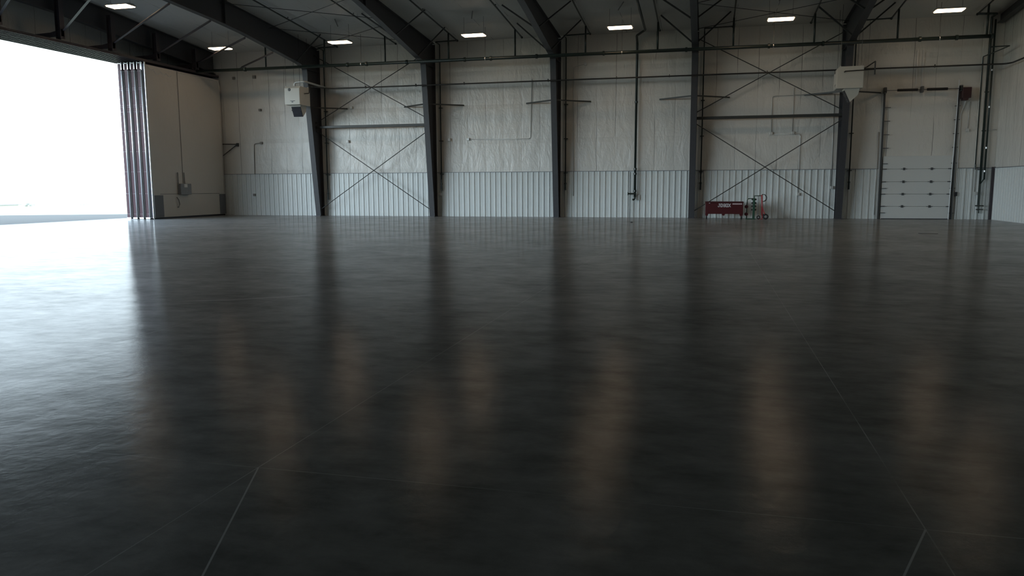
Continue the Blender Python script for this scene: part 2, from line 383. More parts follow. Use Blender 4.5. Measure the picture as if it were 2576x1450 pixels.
struct('trim_6', bm, 'boxd', 'thin dark ledge along the top of the far wall wainscot')
bm = B(); box(bm, (XR - 0.075, YF, 2.445), (XR, YW - 0.16, 2.47)); struct('trim_7', bm, 'boxd', 'thin dark ledge along the top of the right wall wainscot')
bm = B(); box(bm, (XR - 0.13, YW - 0.15, 0), (XR - 0.001, YW - 0.03, 2.5)); struct('trim_4', bm, 'track', 'dark vertical corner trim where the two wainscots meet')
bm = B(); box(bm, (XL - 0.12, yB, -0.25), (XL + 0.1, yA + 0.0, 0.004)); struct('trim_5', bm, 'galv', 'bright metal threshold along the open hangar doorway')

# ------------------------------------------------------------------ steel frames
XC = [-21.95, -14.95, -7.9, -0.8, 6.3]
bot_deep = [(40.45, 8.18), (39.7, 8.40), (35.8, 8.86), (34.4, 9.03), (32.2, 9.20), (29.0, 9.36), (YR, 10.75)]
bot_std = [(40.45, 8.18), (39.75, 8.36), (37.4, 8.77), (34.8, 9.24), (32.4, 9.62), (29.0, 9.95), (YR, 11.35)]
FW = 0.15
def flange(bm, x, pts, t, w=FW):
    # pts along Y-Z; a plate of width 2w and thickness t
    for (y0, z0), (y1, z1) in zip(pts, pts[1:]):
        d = Vector((0, y1 - y0, z1 - z0)).normalized(); n = Vector((0, -d.z, d.y)) * t / 2
        e = d * 0.012
        P = [Vector((0, y0, z0)) - e, Vector((0, y1, z1)) + e]
        vs = [bm.verts.new(p + n * s + Vector((x + u * w, 0, 0))) for p in P for s, u in ((-1, -1), (-1, 1), (1, 1), (1, -1))]
        for f in ((3, 2, 1, 0), (4, 5, 6, 7), (0, 1, 5, 4), (1, 2, 6, 5), (2, 3, 7, 6), (3, 0, 4, 7)): bm.faces.new([vs[i] for i in f])
def mir(pts): return [(2 * YR - y, z) for y, z in pts]
def frame(x, bot, label, far=True, near=True, column=True, brac=(1, 1)):
    t = thing('rigid_frame', label, 'steel frame', (x, 41.75, 0), 'rigid frames along the hangar')
    top = [(41.95, 9.46), (YR, roof_z(YR) - 0.10)]
    sides = [(lambda p: p, 'far')] + ([(mir, 'near')] if near else [])
    for f, nm in sides:
        if column:
            bm = B(); prism(bm, f([(41.95, 0.02), (41.5, 0.02), (40.45, 8.18), (41.95, 8.18)]), 'X', x - 0.006, x + 0.006)
            flange(bm, x, f([(41.5, 0.02), (40.45, 8.18)]), 0.025); flange(bm, x, f([(41.96, 0.02), (41.96, 9.40)]), 0.02)
            flange(bm, x, f([(40.45, 8.18), (41.95, 8.18)]), 0.02, 0.14)
            o = obj('column', bm, 'steel', t)
            bm = B(); p0 = f([(41.36, 0)])[0][0]; p1 = f([(42.02, 0)])[0][0]
            box(bm, (x - 0.17, min(p0, p1), 0.0), (x + 0.17, max(p0, p1), 0.022)); obj('base_plate', bm, 'steel', t)
        bm = B(); web = [(41.95, 8.18)] + bot + [(YR, roof_z(YR) - 0.10), (41.95, 9.46)]
        prism(bm, f(web), 'X', x - 0.006, x + 0.006)
        flange(bm, x, f(bot), 0.022); flange(bm, x, f(top), 0.018)
        for y in (33.0, 25.5, 18.0):
            zb = [z0 + (z1 - z0) * (y - y0) / (y1 - y0) for (y0, z0), (y1, z1) in zip(bot, bot[1:]) if y1 <= y <= y0][0]
            q = f([(y - 0.008, zb), (y + 0.008, zb), (y + 0.008, roof_z(y) - 0.12), (y - 0.008, roof_z(y) - 0.12)])
            prism(bm, q, 'X', x - 0.13, x + 0.13)
        obj('rafter', bm, 'steel', t)
    # kickers from the column to the wall and from the rafter to the roof, as seen on both sides
    for s, on in ((-1, brac[0]), (1, brac[1])):
        if not on: continue
        bm = one(angle, (x + s * 0.10, 40.83, 6.12), (x + s * 1.76, 42.08, 6.12), 0.07); obj('flange_brace', bm, 'brace', t)
        for y in (39.35, 36.4) if bot is bot_std else (39.35,):
            zb = [z0 + (z1 - z0) * (y - y0) / (y1 - y0) for (y0, z0), (y1, z1) in zip(bot, bot[1:]) if y1 <= y <= y0][0]
            bm = one(angle, (x + s * 0.12, y + 0.05, zb + 0.03), (x + s * 1.62, y, roof_z(y) - 0.02), 0.07); obj('rafter_brace', bm, 'brace', t)
    return t
FR = [frame(XC[0], bot_deep, 'grey rigid frame nearest the hangar doorway, with heater at its knee', brac=(0, 1)),
      frame(XC[1], bot_std, 'grey rigid frame on right side of the left cross-braced bay'),
      frame(XC[2], bot_std, 'grey rigid frame between the cross-braced bays, near middle of photo'),
      frame(XC[3], bot_std, 'grey rigid frame seen end-on just left of the red tool chest'),
      frame(XC[4], bot_std, 'grey rigid frame beside the side-on heater, left of the overhead door')]
obj('flange_brace', one(angle, (XC[0] - 0.1, 40.83, 6.12), (XC[0] - 1.76, 42.08, 6.12), 0.07), 'brace', FR[0])
# end frames: rafters against the end walls
def end_rafter(x, label, group='end wall rafters'):
    t = thing('end_rafter', label, 'end rafter', (x, 41.75, 0), group)
    bot = [(42.0, 8.35), (39.2, 8.72), (36.7, 8.95), (34.8, 9.10), (33.0, 9.28), (30.7, 9.50), (28.0, 9.62), (YR, 11.0)]
    bm = B(); prism(bm, bot + [(YR, roof_z(YR) - 0.05), (42.0, roof_z(42.0) - 0.05)], 'X', x - 0.006, x + 0.006); flange(bm, x, bot, 0.022); obj('web', bm, 'steel', t)
    b2 = mir(bot); bm = B(); prism(bm, b2 + [(YR, roof_z(YR) - 0.05), (2 * YR - 42.0, roof_z(2 * YR - 42.0) - 0.05)], 'X', x - 0.006, x + 0.006); flange(bm, x, b2, 0.022); obj('web', bm, 'steel', t)
    bm = B(); flange(bm, x, [(42.0, roof_z(42.0) - 0.05), (YR, roof_z(YR) - 0.05), (2 * YR - 42.0, roof_z(42.0) - 0.05)], 0.02); obj('top_flange', bm, 'steel', t)
    return t
end_rafter(-28.75, 'dark end rafter above the hangar door tracks at upper left')
t = thing('end_rafter', 'dark end rafter along the right wall, upper right corner', 'end rafter', (13.0, 41.75, 0))
bm = B(); prism(bm, [(42.05, 9.15), (YR, roof_z(YR) - 0.50), (YR, roof_z(YR) - 0.04), (42.05, roof_z(42.05) - 0.04)], 'X', 13.0, 13.012)
flange(bm, 13.0, [(42.05, 9.15), (YR, roof_z(YR) - 0.50)], 0.02, 0.12); obj('web', bm, 'steel', t)
bm = B(); box(bm, (12.35, 41.95, 2.5), (12.55, 42.10, 9.3)); 
tag(obj('wall_post', bm, 'facing'), 'insulation-wrapped wall post beside the right corner of the far wall', 'post')

# ------------------------------------------------------------------ cross bracing in two bays
def xbrace(xa, xb, label, names, tops):
    zt, zb, ys = tops
    t = thing('cross_brace', label, 'cross brace', (xa, ys, zb), 'crossed bracing rods')
    for i, (p, q) in enumerate(names):
        obj('rod', one(tube, [p, q], 0.022, 8), 'brace', t)
        for e in (p, q):
            s = 1 if e[0] == min(p[0], q[0]) else -1
            obj('clevis', one(box, (e[0] - 0.03, e[1] - 0.05, e[2] - 0.06), (e[0] + 0.03, e[1] + 0.05, e[2] + 0.06)), 'brace', t)
    return t
yb = 41.55
for xa, xb, nm in ((XC[0], XC[1], 'left braced bay behind the front-facing heater'), (XC[3], XC[4], 'right braced bay above the tool chest')):
    a, b_ = xa + 0.04, xb - 0.04
    xbrace(a, b_, 'crossed steel rods above the strut, ' + nm, [((a, yb, 5.32), (b_, yb, 9.05)), ((a, yb + 0.06, 9.05), (b_, yb + 0.06, 5.32))], (9, 5.3, yb))
    xbrace(a, b_, 'crossed steel rods below the strut, ' + nm, [((a, yb, 0.32), (b_, yb, 4.85)), ((a, yb + 0.06, 4.85), (b_, yb + 0.06, 0.32))], (5, 0.3, yb))
    o = obj('brace_strut', one(box, (a, yb - 0.07, 5.0), (b_, yb + 0.07, 5.14)), 'brace', bevel=0.015)
    tag(o, 'horizontal square steel strut across the ' + nm, 'strut', 'horizontal struts of the braced bays')
    # roof rods
    for k, (y0, y1) in enumerate(((41.0, 36.9), (36.9, 32.8), (32.8, 28.7))):
        t = thing('roof_cross_brace', ['roof rods crossing nearest the eave over the ', 'second crossing of roof rods out from the eave over the ', 'third crossing of roof rods out from the eave over the '][k] + ('left braced bay' if xa < -10 else 'right braced bay'), 'roof brace', (a, y0, 9), 'crossed rods under the roof')
        for p, q in ((y0, y1), (y1, y0)):
            obj('rod', one(tube, [(a, p, roof_z(p) - 0.30), (b_, q, roof_z(q) - 0.32 + (0.04 if p < q else 0))], 0.014, 6), 'brace', t)

# ------------------------------------------------------------------ sprinkler pipework
YM, ZM = 39.75, 8.19
t = thing('sprinkler_main', 'thick dark sprinkler main running level in front of all the columns', 'pipe', (XL + 2.2, YM, ZM))
obj('pipe', one(tube, [(-28.3, YM, ZM), (12.05, YM, ZM)], 0.085, 12), 'pipe', t, smooth=True)
for x in [-25.2, -19.0, -17.9, -15.6, -12.4, -11.0, -8.6, -5.2, -1.2, 2.6, 5.0, 9.1, 10.6, 12.0]:
    obj('coupling', one(lathe, [(-0.05, 0.10), (-0.05, 0.115), (0.05, 0.115), (0.05, 0.10)], (x, YM, ZM), 'X', 14), 'pipe', t)
for x in [-18.2, -11.3, -4.3, 2.8, 9.9]:
    bm = one(box, (x - 0.006, YM - 0.006, ZM + 0.06), (x + 0.006, YM + 0.012, roof_z(YM) - 0.01)); obj('hanger_rod', bm, 'pipe', t)
    obj('hanger_ring', one(lathe, [(-0.02, 0.093), (-0.02, 0.10), (0.02, 0.10), (0.02, 0.093)], (x, YM, ZM), 'X', 14), 'galv', t)
BX = [-23.9, -20.33, -16.82, -13.28, -9.72, -6.11, -2.57, 0.98, 4.6, 8.16, 11.8]
drops = {1: XC[0] + 0.42, 3: XC[1] + 0.42, 5: XC[2] + 0.42, 7: XC[3] + 0.42, 9: XC[4] + 0.48, 10: 12.62}
where = ['nearest the doorway, left of first frame', 'just right of the first frame', 'just left of the second frame', 'just right of the second frame', 'just left of the third frame', 'just right of the third frame',
         'just left of the end-on fourth frame', 'just right of the end-on fourth frame', 'just left of the fifth frame', 'just right of the fifth frame', 'next to the right side wall']
for i, x in enumerate(BX):
    lab = 'dark sprinkler branch pipe climbing under the roof ' + where[i]
    t = thing('sprinkler_branch', lab, 'pipe', (x, YM, ZM), 'sprinkler branch pipes under the roof')
    dz = 0.20
    y1 = 41.2 if i != 10 else 41.2
    obj('pipe', one(tube, [(x, y1, roof_z(y1) - dz), (x, 14.0, roof_z(14.0) - dz)], 0.038, 8), 'pipe', t, smooth=True)
    obj('riser', one(tube, [(x, YM, ZM), (x, YM, roof_z(YM) - dz)], 0.045, 8), 'pipe', t, smooth=True)
    obj('end_cap', one(tube, [(x, y1 - 0.02, roof_z(y1) - dz), (x, y1 + 0.1, roof_z(y1) - dz - 0.01)], 0.055, 8), 'pipe', t, smooth=True)
    for y in (36.0, 32.0, 28.0):
        obj('sprinkler_head', one(lathe, [(0.0, 0.015), (0.06, 0.015), (0.06, 0.035), (0.075, 0.035)], (x, y, roof_z(y) - dz + 0.03), 'Z', 8), 'pipe', t)
        obj('hanger', one(box, (x - 0.008, y + 0.4, roof_z(y) - dz - 0.03), (x + 0.008, y + 0.42, roof_z(y + .42) - 0.01)), 'galv', t)
    if i in drops:
        xd = drops[i]; zt = roof_z(y1) - dz
        zb = 1.77 if i != 1 else 1.25
        if i == 10: zb = 0.62
        pts = bend([(x, y1, zt), (xd, y1 + 0.05, zt - 0.02), (xd, 41.95, zt - 0.03), (xd, 41.95, zb)], 0.06, 2)
        obj('drain_drop', one(tube, pts, 0.032 if i != 10 else 0.05, 8), 'pipe', t, smooth=True)
        obj('drain_valve', one(lathe, [(-0.32, 0.045), (0.0, 0.045), (0.0, 0.06), (0.08, 0.06), (0.08, 0.035), (0.3, 0.035)], (xd, 41.95, zb), 'Z', 10), 'pipe', t)
        for z in (6.0, 4.2, 2.38):
            obj('pipe_clamp', one(box, (xd - 0.10, 41.93, z - 0.02), (xd + 0.10, 42.1, z + 0.02)), 'brace', t)
# fall of the main at its right end, small inspector line to the right wall
t = thing('pipe_loop', 'thin dark pipe loop dropping from the right end of the sprinkler main', 'pipe', (12.2, YM, 8.0))
obj('pipe', one(tube, bend([(11.95, YM, 8.16), (11.95, YM, 7.72), (12.75, YM, 7.74), (12.35, 41.9, 7.62), (12.35, 41.9, 2.6)], 0.05, 2), 0.026, 8), 'pipe', t, smooth=True)
obj('valve', one(lathe, [(-0.12, 0.04), (0.12, 0.04)], (12.35, 41.9, 2.5), 'Z', 10), 'pipe', t)
# standpipe in the bay between frames 3 and 4
t = thing('standpipe', 'thick black standpipe down the far wall between third and fourth frames', 'pipe', (-3.76, 41.9, 0))
obj('pipe', one(tube, bend([(-3.25, 26.0, roof_z(26) - 0.3), (-3.25, 40.6, roof_z(40.6) - 0.32), (-3.72, 41.2, roof_z(41.2) - 0.42), (-3.75, 41.9, 9.02), (-3.75, 41.9, 1.1)], 0.09, 3), 0.062, 10), 'pipe', t, smooth=True)
for z in (6.0, 2.55, 2.3, 1.4): obj('coupling', one(lathe, [(-0.05, 0.085), (0.05, 0.085)], (-3.75, 41.9, z), 'Z', 12), 'pipe', t)
obj('valve', one(tube, [(-4.12, 41.86, 1.26), (-3.7, 41.86, 1.26)], 0.04, 8), 'pipe', t)
obj('handwheel', one(lathe, [(-0.015, 0.09), (0.015, 0.09)], (-4.1, 41.86, 1.26), 'X', 14), 'pipe', t)
obj('drain', one(tube, bend([(-3.75, 41.9, 1.1), (-3.75, 41.86, 0.95), (-3.85, 41.8, 0.95)], 0.05, 2), 0.05, 8), 'pipe', t)
obj('wall_plate', one(box, (-3.7, 42.03, 0.93), (-3.5, 42.1, 1.18)), 'conduit', t)
t = thing('drain_pipe', 'thin dark drain pipe from the standpipe valve down to the floor', 'pipe', (-4.0, 41.9, 0))
obj('pipe', one(tube, [(-4.0, 41.93, 0.0), (-4.0, 41.93, 2.4)], 0.022, 8), 'brace', t)
# vertical pipe pair by the right corner
t = thing('corner_riser', 'dark fire riser standing in front of the far wall near right corner', 'pipe', (12.62, 41.85, 0))
obj('pipe', one(tube, [(12.78, 41.93, 9.3), (12.78, 41.93, 1.9)], 0.04, 8), 'pipe', t, smooth=True)
for z in (7.0, 5.3, 3.4, 2.3): obj('coupling', one(lathe, [(-0.04, 0.06), (0.04, 0.06)], (12.78, 41.93, z), 'Z', 10), 'galv', t)
obj('lower_pipe', one(tube, bend([(12.78, 41.93, 1.95), (12.62, 41.9, 1.7), (12.62, 41.9, 0.42)], 0.05, 2), 0.028, 8), 'pipe', t)
obj('cross_valve', one(tube, [(12.46, 41.88, 0.66), (12.82, 41.88, 0.66)], 0.03, 8), 'brace', t)
obj('cross_valve', one(tube, [(12.5, 41.88, 0.48), (12.8, 41.88, 0.48)], 0.025, 8), 'brace', t)

# ------------------------------------------------------------------ gas line
YG, ZG = 40.22, 7.03
t = thing('gas_pipe', 'thin black gas pipe running level between the two heaters', 'pipe', (-21, YG, ZG))
obj('pipe', one(tube, bend([(-21.2, 39.75, 7.12), (-20.7, 39.9, ZG + 0.03), (-20.1, YG, ZG), (12.75, YG, ZG), (12.95, YG - 0.3, ZG), (12.98, 20.0, ZG + 0.1)], 0.15, 3), 0.036, 10), 'gas', t, smooth=True)
for x in (-18.2, -15.3, -12.6, -8.1, -4.6, -2.0, 2.6, 9.9):
    obj('pipe_hanger', one(box, (x - 0.015, YG - 0.05, ZG - 0.05), (x + 0.015, YG + 0.05, ZG + 0.09)), 'gas', t)

# ------------------------------------------------------------------ unit heaters
def heater(loc, rz, label):
    t = thing('unit_heater', label, 'heater', (0, 0, 0), 'gas unit heaters')
    # built facing -Y with its front at y=0, width .92, depth 1.0, height .98
    W_, D_, H_ = 0.46, 1.12, 0.98
    bm = B(); prism(bm, [(0.0, 0.0), (D_, 0.0), (D_, H_), (0.10, H_), (0.0, H_ - 0.10)], 'X', -W_, W_); obj('cabinet', bm, 'heater', t, bevel=0.012)
    bm = B(); box(bm, (-W_ + 0.02, -0.014, 0.02), (W_ - 0.02, 0.0, H_ - 0.12)); fp = obj('front_panel', bm, 'heater', t, bevel=0.006)
    bm = B(); lathe(bm, [(-0.018, 0.075), (0.0, 0.085)], (-0.15, -0.014, 0.80), 'Y', 18); obj('flue_cap', bm, 'brace', fp)
    bm = B(); box(bm, (-0.12, -0.018, 0.185), (0.17, -0.013, 0.215)); box(bm, (-0.04, -0.018, 0.115), (0.06, -0.013, 0.17)); obj('name_plate', bm, 'black', fp)
    # discharge nozzle: slopes down and back, louvres on the front slope
    prof = [(0.34, 0.0), (1.02, 0.0), (0.95, -0.30), (0.62, -0.60), (0.36, -0.06)]
    bm = B(); prism(bm, prof, 'X', -0.28, 0.28); nz = obj('nozzle', bm, 'heater', t, bevel=0.006)
    a, b2 = Vector((0, 0.36, -0.06)), Vector((0, 0.62, -0.60)); d = (b2 - a)
    nrm = Vector((0, -d.z, d.y)).normalized(); nrm = nrm if nrm.y < 0 else -nrm
    bm = B(); bar(bm, Vector((0, 0, 0)) + a + d * 0.02 + nrm * 0.012, a + d * 0.98 + nrm * 0.012, 0.54, 0.02); lv = obj('louvre_grille', bm, 'black', nz)
    for k in range(7):
        c = a + d * (0.08 + k * 0.14) + nrm * 0.028
        obj('slat', one(bar, c + Vector((-0.26, 0, 0)), c + Vector((0.26, 0, 0)), 0.03, 0.006), 'black', nz)
    for sx in (-0.42, 0.42):
        for y in (0.12, 1.0):
            R = Vector(loc) + Matrix.Rotation(rz, 3, 'Z') @ Vector((sx, y, 0))
            obj('hanging_rod', one(tube, [(sx, y, H_ - 0.01), (sx, y, roof_z(R.y) - loc[2] - 0.03)], 0.009, 6), 'brace', t)
            obj('rod_bracket', one(box, (sx - 0.03, y - 0.03, H_), (sx + 0.03, y + 0.03, H_ + 0.03)), 'heater', t)
    t.location = loc; t.rotation_euler = (0, 0, rz)
    return t
h1 = heater((-21.95, 39.0, 6.10), 0.0, 'cream hanging heater at first frame with its front facing the camera')
obj('vent_pipe', one(tube, bend([(-0.02, 0.35, 0.97), (-0.02, 0.35, 1.16), (0.06, 0.35, 1.22), (0.55, 0.35, 1.24), (0.60, 0.42, 1.24), (0.62, 3.05, 1.18)], 0.08, 3), 0.055, 10), 'conduit', h1, smooth=True, local=True)
obj('gas_connection', one(tube, bend([(0.44, 0.5, 0.62), (0.75, 0.5, 0.63), (0.75, 0.5, 1.02), (0.9, 0.8, 1.02)], 0.05, 2), 0.024, 8), 'gas', h1, smooth=True, local=True)
h2 = heater((5.60, 39.62, 6.06), -math.pi / 2, 'cream hanging heater seen from its side, at fifth frame')
o = h2
obj('gas_connection', one(tube, bend([(-0.0 + 0.44, 0.30, 0.72), (0.62, 0.30, 0.74), (0.62, 1.55, 0.78)], 0.02, 2), 0.024, 8), 'gas', h2, local=True)
obj('drip_leg', one(tube, [(0.62, 1.55, 0.55), (0.62, 1.55, 1.14)], 0.032, 8), 'gas', h2, local=True)
obj('gas_elbow', one(tube, [(0.62, 1.55, 1.13), (0.2, 1.28, 0.95), (-0.5, 1.22, 0.97)], 0.028, 8), 'gas', h2, local=True)

# ------------------------------------------------------------------ ceiling lamps
def lamp0():
    t = thing('ceiling_lamp', 'x', 'lamp', (0, 0, 0), 'fluorescent lamps hung under the roof')
    bm = B(); prism(bm, [(-0.30, 0.0), (-0.16, 0.085), (0.16, 0.085), (0.30, 0.0), (0.285, -0.004), (0.0, 0.012), (-0.285, -0.004)], 'X', -0.56, 0.56); obj('housing', bm, 'housing', t)
    for sx in (-0.05, 0.0): pass
    for k in range(6):
        y = -0.235 + k * 0.094
        obj('tube', one(tube, [(-0.54, y, -0.022), (0.54, y, -0.022)], 0.034, 8), 'glow', t, smooth=True)
    for s in (-1, 1): obj('end_cap', one(box, (s * 0.57 - 0.02, -0.30, -0.02), (s * 0.57 + 0.02, 0.30, 0.03)), 'housing', t)
    for s in (-0.5, 0.5): obj('suspension_wire', one(tube, [(s, 0, 0.08), (s, 0, 0.60)], 0.006, 5), 'brace', t)
    return t
L0 = lamp0()
LX = [-25.45, -18.5, -11.35, -4.2, 2.95, 9.75]
rows = [37.9, 30.6]
lx = ['left of the first frame', 'over the left braced bay', 'between the second and third frames', 'between the third and fourth frames', 'over the bay with the tool chest', 'above the overhead door']
first = True
for j, y in enumerate(rows):
    for i, x in enumerate(LX):
        if j == 0: lab = 'lit ceiling lamp of the back row, ' + lx[i]
        elif j == 1: lab = ('lit ceiling lamp at top left corner, large and nearest the hangar doorway' if i == 0 else 'lamp just out of view in second row, ' + lx[i])
        else: lab = ['', '', 'lamp out of view in third row from far wall, ', 'lamp out of view in fourth row from far wall, '][j] + lx[i]
        z = roof_z(y) - 0.88
        if first: o = L0; first = False
        else:
            o = dup(L0, (0, 0, 0))
        o.location = (x, y, z); o['label'] = lab; o.rotation_euler = (0, 0, 0)
# the wires run from housing to roof slope: lengthen once for all (shared mesh)
for o in [c for c in L0.children if c.name.startswith('suspension_wire')]:
    for v in o.data.vertices:
        if v.co.z > 0.3: v.co.z = 0.86
# cable drop beside each visible lamp
for i, x in enumerate(LX[1:]):
    o = obj('lamp_cable', one(tube, [(x - 0.1, 37.9, roof_z(37.9) - 0.10), (x + 0.25, 36.9, roof_z(36.9) - 0.06)], 0.025, 6), 'darkc')
    tag(o, 'short dark cable on the roof by the lamp ' + lx[i + 1], 'cable', 'lamp feed cables')

# ------------------------------------------------------------------ hangar doorway: tracks, hangers and leaves
TX = [-28.58, -29.02, -29.42, -29.82, -30.20]
t = thing('door_header', 'dark hangar door header of parallel tracks above the opening', 'door header', (XL, 12, 8.1))
for k, x in enumerate(TX):
    bm = B(); y0, y1 = yB - 5.5, 42.05
    z = 8.14
    sec = [(x - 0.13, z), (x - 0.13, z + 0.13), (x + 0.13, z + 0.13), (x + 0.13, z), (x + 0.09, z), (x + 0.09, z + 0.10), (x - 0.09, z + 0.10), (x - 0.09, z)]
    prism(bm, sec, 'Y', y0, y1); obj('track', bm, 'track', t)
PY = [yy for yy in (39.85, 36.6, 33.4, 30.25, 27.0, 23.8, 20.6, 17.4, 14.2)]
for y in PY:
    zt = roof_z(y) - 0.3
    bm = B(); box(bm, (-28.56, y - 0.13, 8.31), (-28.54, y + 0.13, zt)); box(bm, (-28.54, y - 0.01, 8.31), (-28.32, y + 0.01, zt)); box(bm, (-28.32, y - 0.13, 8.31), (-28.30, y + 0.13, zt)); obj('post', bm, 'track', t)
    bm = B(); prism(bm, [(-28.3, 8.42), (-28.3, 8.72), (-28.9, 8.60), (-30.35, 8.55), (-30.35, 8.42)], 'Y', y - 0.08, y + 0.08); obj('outrigger', bm, 'track', t)
for y, yr, z in ((33.4, 29.4, 9.32), (36.6, 32.2, 9.18), (39.9, 34.9, 8.90), (30.3, 26.0, 9.55), (27.0, 23.0, 9.8)):
    obj('diagonal_brace', one(angle, (-28.3, y, 8.72), (XC[0] - 0.14, yr, z), 0.11, 0.014), 'track', t)
obj('diagonal_brace', one(angle, (-26.9, 41.95, 8.68), (XC[0] - 0.14, 37.4, 8.60), 0.10, 0.014), 'track', t)

LY0, LY1, LZ = 35.6, 41.95, 7.98
def bolts(x0, z, n2, parent):
    bm = B()
    for dz in ((0,) if n2 == 1 else (0, 0.09)):
        for dx in (-0.045, 0.045): lathe(bm, [(-0.012, 0.012), (0, 0.014)], (x0 + dx, LY0 - 0.001, z + dz), 'Y', 8)
    obj('bolts', bm, 'letter', parent)
names = ['outermost maroon-edged hangar door leaf, beside the bright opening', 'second maroon-edged hangar door leaf from the bright opening', 'third maroon-edged hangar door leaf from the bright opening', 'fourth maroon-edged hangar door leaf, next to the dark blue edge']
for k, xc in enumerate((-29.905, -29.51, -29.12, -28.73 - 0.0)):
    t = thing('door_%d' % (k + 2), names[k], None, (xc, LY0, 0), 'stacked sliding hangar door leaves', 'structure')
    xa, xb = xc - 0.135, xc + 0.115
    bm = B(); box(bm, (xa, LY0, 0.06), (xb, LY1, LZ - 0.25)); obj('leaf_body', bm, 'maroon', t)
    # the upper head section, framed by bright angles
    bm = B(); box(bm, (xa, LY0, LZ - 0.25), (xb - 0.05, LY1, LZ + 0.10)); obj('head_section', bm, 'maroon', t)
    for x_ in (xa + 0.015, xb - 0.02):
        if k == 0 and x_ < xc: continue
        obj('head_angle', one(box, (x_ - 0.022, LY0 - 0.035, LZ - 0.22), (x_ + 0.022, LY0 + 0.02, LZ + 0.15)), 'trimw', t)
    obj('head_angle', one(box, (xa, LY0 - 0.035, LZ + 0.08), (xb, LY0, LZ + 0.11)), 'trimw', t)
    obj('edge_seal', one(tube, [(xb + 0.03, LY0 - 0.05, 0.10), (xb + 0.03, LY0 - 0.05, LZ - 0.28)], 0.052, 12), 'trimw', t, smooth=True)
    obj('seal_back', one(box, (xb + 0.075, LY0 - 0.02, 0.08), (xb + 0.115, LY0 + 0.25, LZ - 0.28)), 'boxg', t)
    for z, n2 in ((LZ - 0.32, 1), (6.72, 2), (5.85, 2), (5.6, 1), (4.6, 1), (3.55, 1), (2.5, 1), (1.35, 1), (0.28, 1)): bolts((xa + xb) / 2 - 0.02, z, n2, t)
    obj('bottom_guide', one(box, (xa + 0.02, LY0 - 0.06, 0.02), (xb + 0.02, LY0 + 0.1, 0.10)), 'trimw', t)
t = thing('door_6', 'innermost hangar door leaf, its broad white insulated face towards the room', None, (-28.5, LY0, 0), 'stacked sliding hangar door leaves', 'structure')
bm = B(); box(bm, (-28.56, LY0, 0.06), (-28.42, LY1, LZ + 0.05)); obj('leaf_core', bm, 'navy', t)
bm = B(); box(bm, (-28.42, LY0 + 0.06, 0.09), (-28.40, LY1 + 0.02, LZ + 0.02)); obj('white_facing', bm, 'leaf', t)
# raised facing field with rounded upper far corner
pts = [(38.15, 1.34), (LY1 + 0.02, 1.34)]; cy, cz, rr = LY1 + 0.02 - 0.35, LZ + 0.0 - 0.35, 0.35
pts += [(cy + rr * math.cos(a * math.pi / 16), cz + rr * math.sin(a * math.pi / 16)) for a in range(9)] + [(38.15, LZ)]
bm = B(); prism(bm, pts, 'X', -28.405, -28.385); obj('facing_field', bm, 'leaf', t, bevel=0.004)
bm = B(); tube(bm, [(-28.38, 38.2, LZ - 0.05)] + [(-28.38, cy + (rr - 0.05) * math.cos(a * math.pi / 16), cz + (rr - 0.05) * math.sin(a * math.pi / 16)) for a in range(8, -1, -1)] + [(-28.38, LY1 - 0.03, 1.36)], 0.03, 8); obj('edge_piping', bm, 'leaf', t, smooth=True)
obj('vertical_seam', one(box, (-28.392, 38.12, 1.9), (-28.381, 38.15, LZ)), 'darkc', t)
obj('lower_seam', one(box, (-28.402, 36.2, 1.31), (-28.394, LY1 - 0.5, 1.335)), 'darkc', t)
bm = B(); box(bm, (-28.402, 35.68, 0.1), (-28.39, 36.42, 1.26)); obj('kick_plate', bm, 'boxd', t)
bm = B(); box(bm, (-28.402, 41.43, 0.1), (-28.384, 42.02, 1.28)); obj('kick_plate', bm, 'boxd', t)
obj('edge_strip', one(box, (-28.60, LY0 - 0.03, 0.06), (-28.565, LY0 + 0.02, LZ + 0.14)), 'trimw', t)
obj('edge_strip', one(box, (-28.425, LY0 - 0.03, 0.06), (-28.395, LY0 + 0.05, LZ + 0.14)), 'trimw', t)
obj('edge_strip', one(box, (-28.395, LY0 + 0.06, 0.06), (-28.375, LY0 + 0.085, 1.35)), 'trimw', t)
obj('bottom_rubber', one(box, (-28.47, LY0 + 0.05, 0.0), (-28.41, LY1, 0.09)), 'black', t)
# control box and flexible leads on the leaf
t = thing('control_box', 'grey control box hung on the white hangar door leaf', 'control box', (-28.35, 38.1, 1.3))
obj('case', one(box, (-28.38, 37.68, 1.28), (-28.20, 38.58, 1.88)), 'boxg', t, bevel=0.015)
obj('door_plate', one(box, (-28.20, 37.95, 1.68), (-28.185, 38.22, 1.86)), 'white', t)
obj('conduit', one(tube, [(-28.33, 38.2, 1.86), (-28.34, 38.18, 2.5)], 0.022, 8), 'darkc', t)
obj('conduit', one(tube, [(-28.33, 37.66, 1.3), (-28.34, 37.64, 2.5)], 0.028, 8), 'darkc', t)
obj('pull_handle', one(tube, [(-28.34, 37.46, 1.14), (-28.30, 37.56, 0.98), (-28.30, 37.62, 0.75), (-28.34, 37.56, 0.58), (-28.34, 37.48, 0.60)], 0.028, 8), 'darkc', t)
t = thing('door_chain', 'small pale chain loops at the top of the white hangar door leaf', 'chain', (-28.36, 36.3, 7.6))
for k, (y, z) in enumerate(((36.0, 7.78), (36.45, 7.62), (36.95, 7.66), (37.4, 7.62))):
    obj('loop', one(tube, [(-28.36, y - 0.22, z + 0.12), (-28.34, y - 0.08, z), (-28.34, y + 0.1, z - 0.02), (-28.36, y + 0.22, z + 0.05)], 0.012, 6), 'trimw', t)

